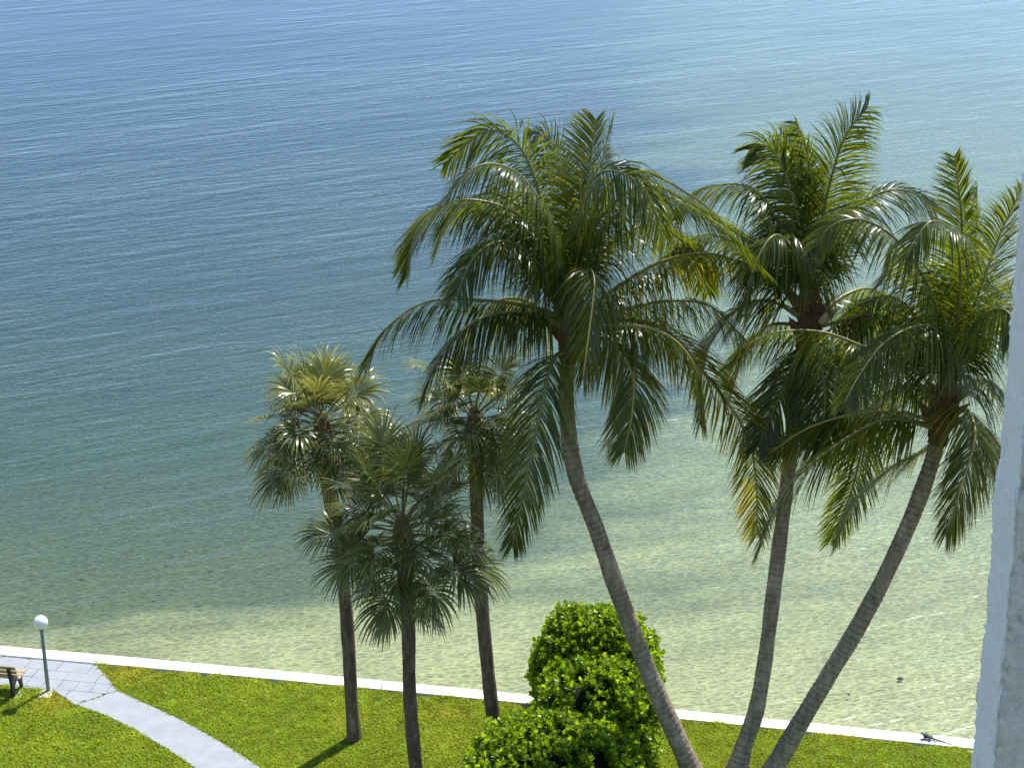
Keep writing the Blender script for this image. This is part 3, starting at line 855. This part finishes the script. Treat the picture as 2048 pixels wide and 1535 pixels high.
YA = ground_Y(709, 1478); YC = ground_Y(997, 1512); YB = ground_Y(838, 1612)
sabal_palm('cabbage palm with a shaggy pale tipped crown and a trunk grey at its foot',
    [(709, 1478), (703, 1400), (697, 1290), (688, 1170), (676, 1080), (660, 1000), (648, 925), (644, 850)],
    YA, 0.2, 0.148, 0.138, 46, 0.95, 0.84, 1.1, 1.15, low=-30)
sabal_palm('cabbage palm with a dark trunk rising from behind the clipped green hedge',
    [(997, 1512), (988, 1447), (980, 1380), (968, 1260), (957, 1120), (954, 1000), (952, 920), (950, 840)],
    YC, 0.3, 0.150, 0.142, 40, 0.86, 0.80, 1.2, 0.7, low=-42)
sabal_palm('shorter cabbage palm with a dense dark green crown and hanging leaves below it',
    [(838, 1612), (832, 1540), (820, 1400), (817, 1270), (812, 1170), (808, 1110), (805, 1055)],
    YB, 0.0, 0.138, 0.138, 50, 1.12, 0.86, 0.85, 0.35, low=-22, skirt=6)

# ------------------------------------------------------------------ hedge
def leaf_mesh():
    # obovate leaf along +X, cupped
    prof = [(0.0, 0.10), (0.3, 0.55), (0.62, 1.0), (0.86, 0.8), (1.0, 0.0)]
    v = []; f = []
    for x, w in prof[:-1]:
        v += [(x, -w * 0.29, 0.10 * w), (x, 0, 0.0), (x, w * 0.29, 0.10 * w)]
    v.append((1.0, 0, -0.04))
    for i in range(3):
        a = i * 3; f += [[a, a + 1, a + 4, a + 3], [a + 1, a + 2, a + 5, a + 4]]
    f += [[9, 10, 12], [10, 11, 12]]
    return np.array(v, float), f
LV, LF = leaf_mesh()

def hedge(label, center, sx, sy, h, seed, rot=0.0, density=95, extra=None):
    r2 = random.Random(seed); npr = np.random.default_rng(seed)
    root = empty('hedge', (center.x, center.y, 0)); tag(root, label, 'hedge', 'clipped hedge shrubs')
    ca, sa = math.cos(rot), math.sin(rot)
    def surf(u, w):
        """u azimuth, w 0 at the foot .. 1 at the top"""
        prof = (1 - max(0, (w - 0.45) / 0.55) ** 2.6) ** 0.5 * (0.90 + 0.10 * math.sin(math.pi * min(1, w * 1.3)))
        k = 1 + 0.10 * mnoise.noise((math.cos(u) * 1.6 + seed, math.sin(u) * 1.6, w * 2.2)) + 0.06 * mnoise.noise((math.cos(u) * 4 + seed, math.sin(u) * 4, w * 5))
        e = 3.0
        c, s = math.cos(u), math.sin(u)
        q = (abs(c) ** e + abs(s) ** e) ** (-1 / e)
        x, y = c * q * sx * prof * k, s * q * sy * prof * k
        z = h * (w ** 0.9) * (1 + 0.07 * mnoise.noise((x * 1.2 + seed, y * 1.2, 0.5)))
        return np.array([center.x + x * ca - y * sa, center.y + x * sa + y * ca, z])
    def normal(u, w):
        a = surf(u + 0.03, w) - surf(u - 0.03, w); b = surf(u, min(1, w + 0.02)) - surf(u, max(0, w - 0.02))
        nn = np.cross(a, b); return nn / (np.linalg.norm(nn) + 1e-9)
    # dark twiggy inside
    nu, nw = 36, 14
    V = []
    cc = np.array([center.x, center.y, 0.4 * h])
    for j in range(nw):
        for i in range(nu):
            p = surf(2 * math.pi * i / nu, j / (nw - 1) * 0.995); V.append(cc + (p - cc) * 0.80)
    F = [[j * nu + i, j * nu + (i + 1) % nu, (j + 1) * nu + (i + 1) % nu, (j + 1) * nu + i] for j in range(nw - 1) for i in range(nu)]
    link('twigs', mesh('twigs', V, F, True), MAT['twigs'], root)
    # shoots on the skin, area weighted
    cand = []
    while len(cand) < int(density * (2 * math.pi * (sx + sy) / 2 * h + math.pi * sx * sy)):
        u = r2.uniform(0, 2 * math.pi); w = r2.random()
        e1 = np.linalg.norm(surf(u + 0.02, w) - surf(u - 0.02, w)) / 0.04; e2 = np.linalg.norm(surf(u, min(1, w + 0.01)) - surf(u, max(0, w - 0.01))) / 0.02
        if r2.random() * 5.0 * max(sx, sy) < e1 * e2 / 1.2 + 0.0: cand.append((u, w))
    leaves = []
    for (u, w) in cand:
        p = surf(u, w); nn = normal(u, w)
        if mnoise.noise((p[0] * 1.9 + seed, p[1] * 1.9, p[2] * 1.9)) < -0.33: continue     # gaps in the skin
        depth = r2.random() ** 2 * 0.20
        ax = nrm(nn + np.array([0, 0, 0.75]) + 0.35 * npr.normal(size=3))
        p = p - nn * depth + nn * (0.09 if r2.random() < 0.12 else 0)
        s1 = nrm(np.cross(ax, npr.normal(size=3))); s2 = np.cross(ax, s1)
        young = r2.random() < 0.3
        for k in range(r2.randint(6, 9)):
            a = k * 2.4; op = 0.25 + 0.13 * k
            d = nrm(ax * math.cos(op) + (s1 * math.cos(a) + s2 * math.sin(a)) * math.sin(op))
            side = nrm(np.cross(ax, d) + 1e-6); nrmv = np.cross(d, side)
            ln = r2.uniform(0.085, 0.16)
            leaves.append((p + ax * (0.05 - 0.012 * k), d, side, nrmv, ln, (1.35 if young else 1.0) * r2.uniform(0.7, 1.2), young))
    # the leaves that show largest stay single pieces
    def score(lf):
        p = lf[0]; to = nrm(np.array(C) - p)
        return np.dot(to, nrm(p - cc)) + 0.3 * abs(np.dot(lf[3], to))
    leaves.sort(key=score, reverse=True)
    step = max(1, int(len(leaves) * 0.35 / 290))
    single = leaves[: step * 290: step]; sid = {id(x) for x in single}
    rest = [x for x in leaves if id(x) not in sid]
    base_me = []
    for t in range(6):
        tint = (1.3, 1.2, 1.0) if t > 3 else (1, 1, 1)
        base_me.append(mesh('leaf', LV, LF, True, np.tile(np.array(tint) * (0.75 + 0.1 * t), (len(LV), 1))))
        base_me[-1].materials.append(MAT['hedge_leaf'])
    for i, (p, d, s, nv, ln, br, yg) in enumerate(single):
        o = bpy.data.objects.new('leaf', base_me[(i * 7) % 6]); COL.objects.link(o)
        o.parent = root
        M = Matrix(((d[0], s[0], nv[0], p[0] - center.x), (d[1], s[1], nv[1], p[1] - center.y), (d[2], s[2], nv[2], p[2]), (0, 0, 0, 1)))
        o.matrix_local = M @ Matrix.Scale(ln, 4)
    n = len(rest)
    Pn = np.array([x[0] for x in rest]); Dn = np.array([x[1] for x in rest]); Sn = np.array([x[2] for x in rest]); Nn = np.array([x[3] for x in rest]); Ln = np.array([x[4] for x in rest])
    VV = Pn[:, None, :] + Ln[:, None, None] * (LV[None, :, 0:1] * Dn[:, None, :] + LV[None, :, 1:2] * Sn[:, None, :] + LV[None, :, 2:3] * Nn[:, None, :])
    k = len(LV); off = np.arange(n)[:, None, None] * k
    tri = []
    for q in LF: tri += [q] if len(q) == 3 else [[q[0], q[1], q[2]], [q[0], q[2], q[3]]]
    FF = (np.array(tri)[None] + off).reshape(-1, 3)
    cl = np.array([[x[5] * (1.25 if x[6] else 1), x[5] * (1.12 if x[6] else 1), x[5]] for x in rest])
    fo = link('foliage', mesh('foliage', VV.reshape(-1, 3), FF, True, np.repeat(cl, k, 0)), MAT['hedge_leaf'], root); tag(fo, kind='stuff')
    return root

hb = gp(1190, 1437); hm = gp(1192, 1505); hf = gp(1105, 1590)
hedge('tallest rounded clipped hedge shrub of glossy round leaves right at the seawall', hb, 1.36, 1.15, 2.62, 3)
hedge('clipped hedge shrub of middle height between the tallest and the lowest one', hm, 1.26, 1.2, 2.2, 7)
hedge('lowest and widest clipped hedge shrub, on the building side of the other two', hf, 1.75, 1.45, 1.62, 11)

# ------------------------------------------------------------------ lamp
lb = gp(97, 1383)
lamp = empty('lamp_post', (lb.x, lb.y, 0)); tag(lamp, 'grey garden lamp post with a white glass globe beside the terrace', 'lamp post')
LH = 1.62
v, f = tube([(lb.x, lb.y, -0.1), (lb.x, lb.y, 0.5), (lb.x, lb.y, 1.1), (lb.x, lb.y, LH)], [0.047, 0.046, 0.043, 0.041], 16)
link('pole', mesh('pole', v, f, False), MAT['grey_metal'], lamp)
v, f = tube([(lb.x, lb.y, LH - 0.005), (lb.x, lb.y, LH + 0.03), (lb.x, lb.y, LH + 0.035)], [0.06, 0.07, 0.05], 16)
link('globe_holder', mesh('globe_holder', v, f), MAT['grey_metal'], lamp)
bm = bmesh.new(); bmesh.ops.create_uvsphere(bm, u_segments=32, v_segments=20, radius=0.165); me = bpy.data.meshes.new('globe'); bm.to_mesh(me); bm.free()
me.polygons.foreach_set('use_smooth', np.ones(len(me.polygons), bool))
me.transform(Matrix.Translation((lb.x, lb.y, LH + 0.035 + 0.155)))
link('globe', me, MAT['milk_glass'], lamp)
v, f = tube([(lb.x - 0.26, lb.y + 0.03, 1.30), (lb.x + 0.26, lb.y - 0.03, 1.30)], [0.012, 0.012], 8)
link('cross_bar', mesh('cross_bar', v, f), MAT['pad_concrete'], lamp)
v, f = box(lb.x - 0.03, lb.y - 0.13, 0.005, 0.30, 0.36, 0.08)
me = mesh('base_slab', v, f); bevel_mesh(me, 0.01); link('base_slab', me, MAT['pad_concrete'], lamp)

# ------------------------------------------------------------------ bench
rear = gp(32, 1394); front = gp(55, 1373)
bu = uu                                   # bench runs along the coping
bw = Vector((rear.x - front.x, rear.y - front.y)); bw = Vector((-vv.x, -vv.y))    # towards the sea
org = Vector((rear.x, rear.y))
bench = empty('park_bench', (rear.x, rear.y, 0)); tag(bench, 'park bench with tan slats and black end frames facing the water', 'bench')
def bp(a, b, z):           # a along the bench, b towards the sea
    q = org + bu * a + bw * b; return (q.x, q.y, z)
def extr(profile, a0, a1):
    n = len(profile); V = [bp(a0, b, z) for b, z in profile] + [bp(a1, b, z) for b, z in profile]
    F = [list(range(n))[::-1], list(range(n, 2 * n))] + [[i, (i + 1) % n, n + (i + 1) % n, n + i] for i in range(n)]
    return V, F
prof = [(-0.045, 0), (0.045, 0), (0.05, 0.14), (0.09, 0.26), (0.16, 0.32), (0.26, 0.33), (0.33, 0.27), (0.38, 0.14), (0.40, 0), (0.47, 0), (0.46, 0.16), (0.46, 0.30), (0.48, 0.41), (0.44, 0.43), (0.10, 0.405),
        (0.04, 0.47), (-0.02, 0.62), (-0.07, 0.82), (-0.12, 0.82), (-0.10, 0.62), (-0.06, 0.45), (-0.045, 0.30), (-0.055, 0.14)]
BL = 1.5
for a in (-0.03, -BL + 0.12):
    V, F = extr([(b, z) for b, z in prof], a - 0.06, a)
    me = mesh('end_frame', V, F); bm = bmesh.new(); bm.from_mesh(me); bmesh.ops.recalc_face_normals(bm, faces=list(bm.faces)); bm.to_mesh(me); bm.free()
    link('end_frame', me, MAT['black_plastic'], bench)
def slat(b, z, wb, wz, tilt):
    c, s = math.cos(tilt), math.sin(tilt)
    pr = [(b + x * c - y * s, z + x * s + y * c) for x, y in ((-wb / 2, -wz / 2), (wb / 2, -wz / 2), (wb / 2, wz / 2), (-wb / 2, wz / 2))]
    V, F = extr(pr, -BL + 0.02, 0.08); me = mesh('slat', V, F)
    bm = bmesh.new(); bm.from_mesh(me); bmesh.ops.recalc_face_normals(bm, faces=list(bm.faces)); bm.to_mesh(me); bm.free()
    bevel_mesh(me, 0.006); link('slat', me, MAT['tan_slat'], bench)
for b, z in ((0.17, 0.432), (0.30, 0.442), (0.43, 0.452)): slat(b, z, 0.115, 0.036, 0.07)
for b, z in ((0.045, 0.54), (0.01, 0.66), (-0.03, 0.78)): slat(b, z, 0.10, 0.034, R(107))
v, f = prism([bp(0.13, 0.55, 0)[:2], bp(0.13, -0.10, 0)[:2], bp(-0.30, -0.10, 0)[:2], bp(-0.30, 0.55, 0)[:2]], -0.06, 0.018)
me = mesh('bench_pad', v, f); pad = link('paving_slab', me, MAT['pad_concrete']); tag(pad, kind='structure')

# ------------------------------------------------------------------ stucco column of the building
SY = 9.0
cx0 = atY(2021, 1180, SY).x
def column():
    zt, zb = atY(2046, 300, SY).z, atY(1990, 1600, SY).z
    zs = np.concatenate([[-0.1, 4, 8, 12], np.arange(zb, zt, 0.012), [22, 26]])
    # outline going round: back left corner -> front left corner -> along the front -> back
    ring = []
    for b in np.linspace(0.46, 0.0, 32): ring.append((0.0, b))
    for a in np.linspace(0, 0.30, 22)[1:]: ring.append((a, 0.0))
    ring += [(0.7, 0.0), (1.4, 0.0), (1.4, 0.46), (0.7, 0.46)]
    nr = len(ring); V = []
    for z in zs:
        fine = zb <= z <= zt
        for i, (a, b) in enumerate(ring):
            x, y = cx0 + a, SY + b
            if fine and i < 54:
                q = (x * 7, y * 7, z * 4)
                d = 0.010 * mnoise.noise(q) + 0.005 * mnoise.noise((x * 22, y * 22, z * 14)) + 0.0045 * mnoise.noise((x * 60, y * 60, z * 45))
                corner = max(0.0, 1 - min(abs(a) + abs(b), math.hypot(a, 0.46 - b)) / 0.05)
                d -= 0.012 * corner * (0.4 + mnoise.noise((x, 3.1, z * 9)) + 0.8 * mnoise.noise((x, 9.1, z * 33)))
                if b > 0 : x -= d
                else:
                    y -= d
                    if a == 0: x -= d
                if i == 0: x -= 0.012 * mnoise.noise((1.0, 2.0, z * 1.1)) + 0.003 * mnoise.noise((1.0, 2.0, z * 31))
            V.append((x, y, z))
    F = []
    for j in range(len(zs) - 1):
        for i in range(nr):
            k = (i + 1) % nr; F.append([j * nr + i, j * nr + k, (j + 1) * nr + k, (j + 1) * nr + i])
    F.append(list(range((len(zs) - 1) * nr, len(zs) * nr)))
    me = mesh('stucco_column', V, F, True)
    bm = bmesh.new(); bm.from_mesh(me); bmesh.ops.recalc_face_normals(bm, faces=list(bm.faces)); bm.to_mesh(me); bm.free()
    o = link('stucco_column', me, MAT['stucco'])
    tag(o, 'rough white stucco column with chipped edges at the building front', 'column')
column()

# ------------------------------------------------------------------ iguana on the coping
def iguana():
    hd = gp(1840, 1473.5, CAP_Z); tl = gp(1901, 1487, CAP_Z)
    ax = Vector((tl.x - hd.x, tl.y - hd.y, 0)); L = ax.length; ax.normalize(); sd = Vector((-ax.y, ax.x, 0))
    def p(a, s, z): return tuple(hd + ax * (a * L) + sd * s + Vector((0, 0, z - 0.0)))
    V = [p(0, 0, 0.115), p(0.05, 0, 0.115), p(0.10, 0, 0.095), p(0.16, 0, 0.075), p(0.25, 0, 0.065), p(0.33, 0, 0.06), p(0.45, 0.0, 0.035), p(0.62, 0.02, 0.02), p(0.8, 0.01, 0.014), p(1.0, -0.01, 0.010)]
    rd = [0.014, 0.024, 0.022, 0.034, 0.042, 0.032, 0.022, 0.015, 0.010, 0.005]
    E = [(i, i + 1) for i in range(9)]
    for s in (-1, 1):
        for at, fw in ((3, -0.04), (5, 0.03)):
            b = len(V); a0 = (0.16 if at == 3 else 0.33)
            V += [p(a0, s * 0.07, 0.06), p(a0 + fw, s * 0.10, 0.018), p(a0 + fw - 0.05, s * 0.125, 0.010)]
            rd += [0.016, 0.012, 0.009]; E += [(at, b), (b, b + 1), (b + 1, b + 2)]
    me = bpy.data.meshes.new('iguana'); me.from_pydata(V, E, []); me.update()
    o = link('iguana', me, MAT['lizard_skin']); tag(o, 'dark long tailed iguana basking on the white seawall coping', 'iguana')
    md = o.modifiers.new('skin', 'SKIN'); md.use_smooth_shade = True
    for i, sv in enumerate(me.skin_vertices[0].data): sv.radius = (rd[i], rd[i]); sv.use_root = (i == 4)
    o.modifiers.new('sub', 'SUBSURF').levels = 1; o.modifiers['sub'].render_levels = 1
iguana()

# ------------------------------------------------------------------ weed and stones on the sand
for (px, py, s, lab) in [(1800, 1358, 0.075, 'dark round stone on pale sand under the water beside the slanting palm trunk'), (1697, 1390, 0.035, 'small dark stone on pale sand near the seawall coping'),
                         (332, 1132, 0.16, 'forked dark drift weed on the water, largest of a few scraps'), (179, 1129, 0.12, None), (163, 1160, 0.14, None), (421, 1143, 0.11, None), (372, 1103, 0.08, None)]:
    stone = px > 1000
    q = gp(px, py, WATER_Z)
    if stone: q = gp(px, py, WATER_Z - bed_depth(q.x, q.y))
    bm = bmesh.new()
    if stone:
        bmesh.ops.create_icosphere(bm, subdivisions=2, radius=s)
        for vtx in bm.verts:
            k = 1 + 0.35 * mnoise.noise(vtx.co * 9 + Vector((px, 0, 0))); vtx.co = Vector((vtx.co.x * k, vtx.co.y * 0.7 * k, vtx.co.z * 0.6 * k))
    else:
        for b in range(7):
            a = random.uniform(0, 6.28); L = s * random.uniform(0.6, 1.3); w = 0.03
            dx, dy = math.cos(a), math.sin(a) * 0.6
            vs = [bm.verts.new((dx * L * t - dy * w * k * (1 - t), dy * L * t + dx * w * k * (1 - t), 0.012 + 0.01 * math.sin(6 * t + b))) for t in (0, 0.5, 0.97) for k in (-1, 1)]
            for t in (0, 1): bm.faces.new((vs[2 * t], vs[2 * t + 1], vs[2 * t + 3], vs[2 * t + 2]))
    me = bpy.data.meshes.new('stone' if stone else 'drift_weed'); bm.to_mesh(me); bm.free()
    o = link('stone' if stone else 'drift_weed', me, MAT['seaweed'])
    o.location = (q.x, q.y, q.z + (0.03 if stone else 0.004))
    tag(o, lab or 'small dark scrap of drift weed on the shallow green water', 'stone' if stone else 'seaweed', 'stones on the sand' if stone else 'scraps of drift weed')
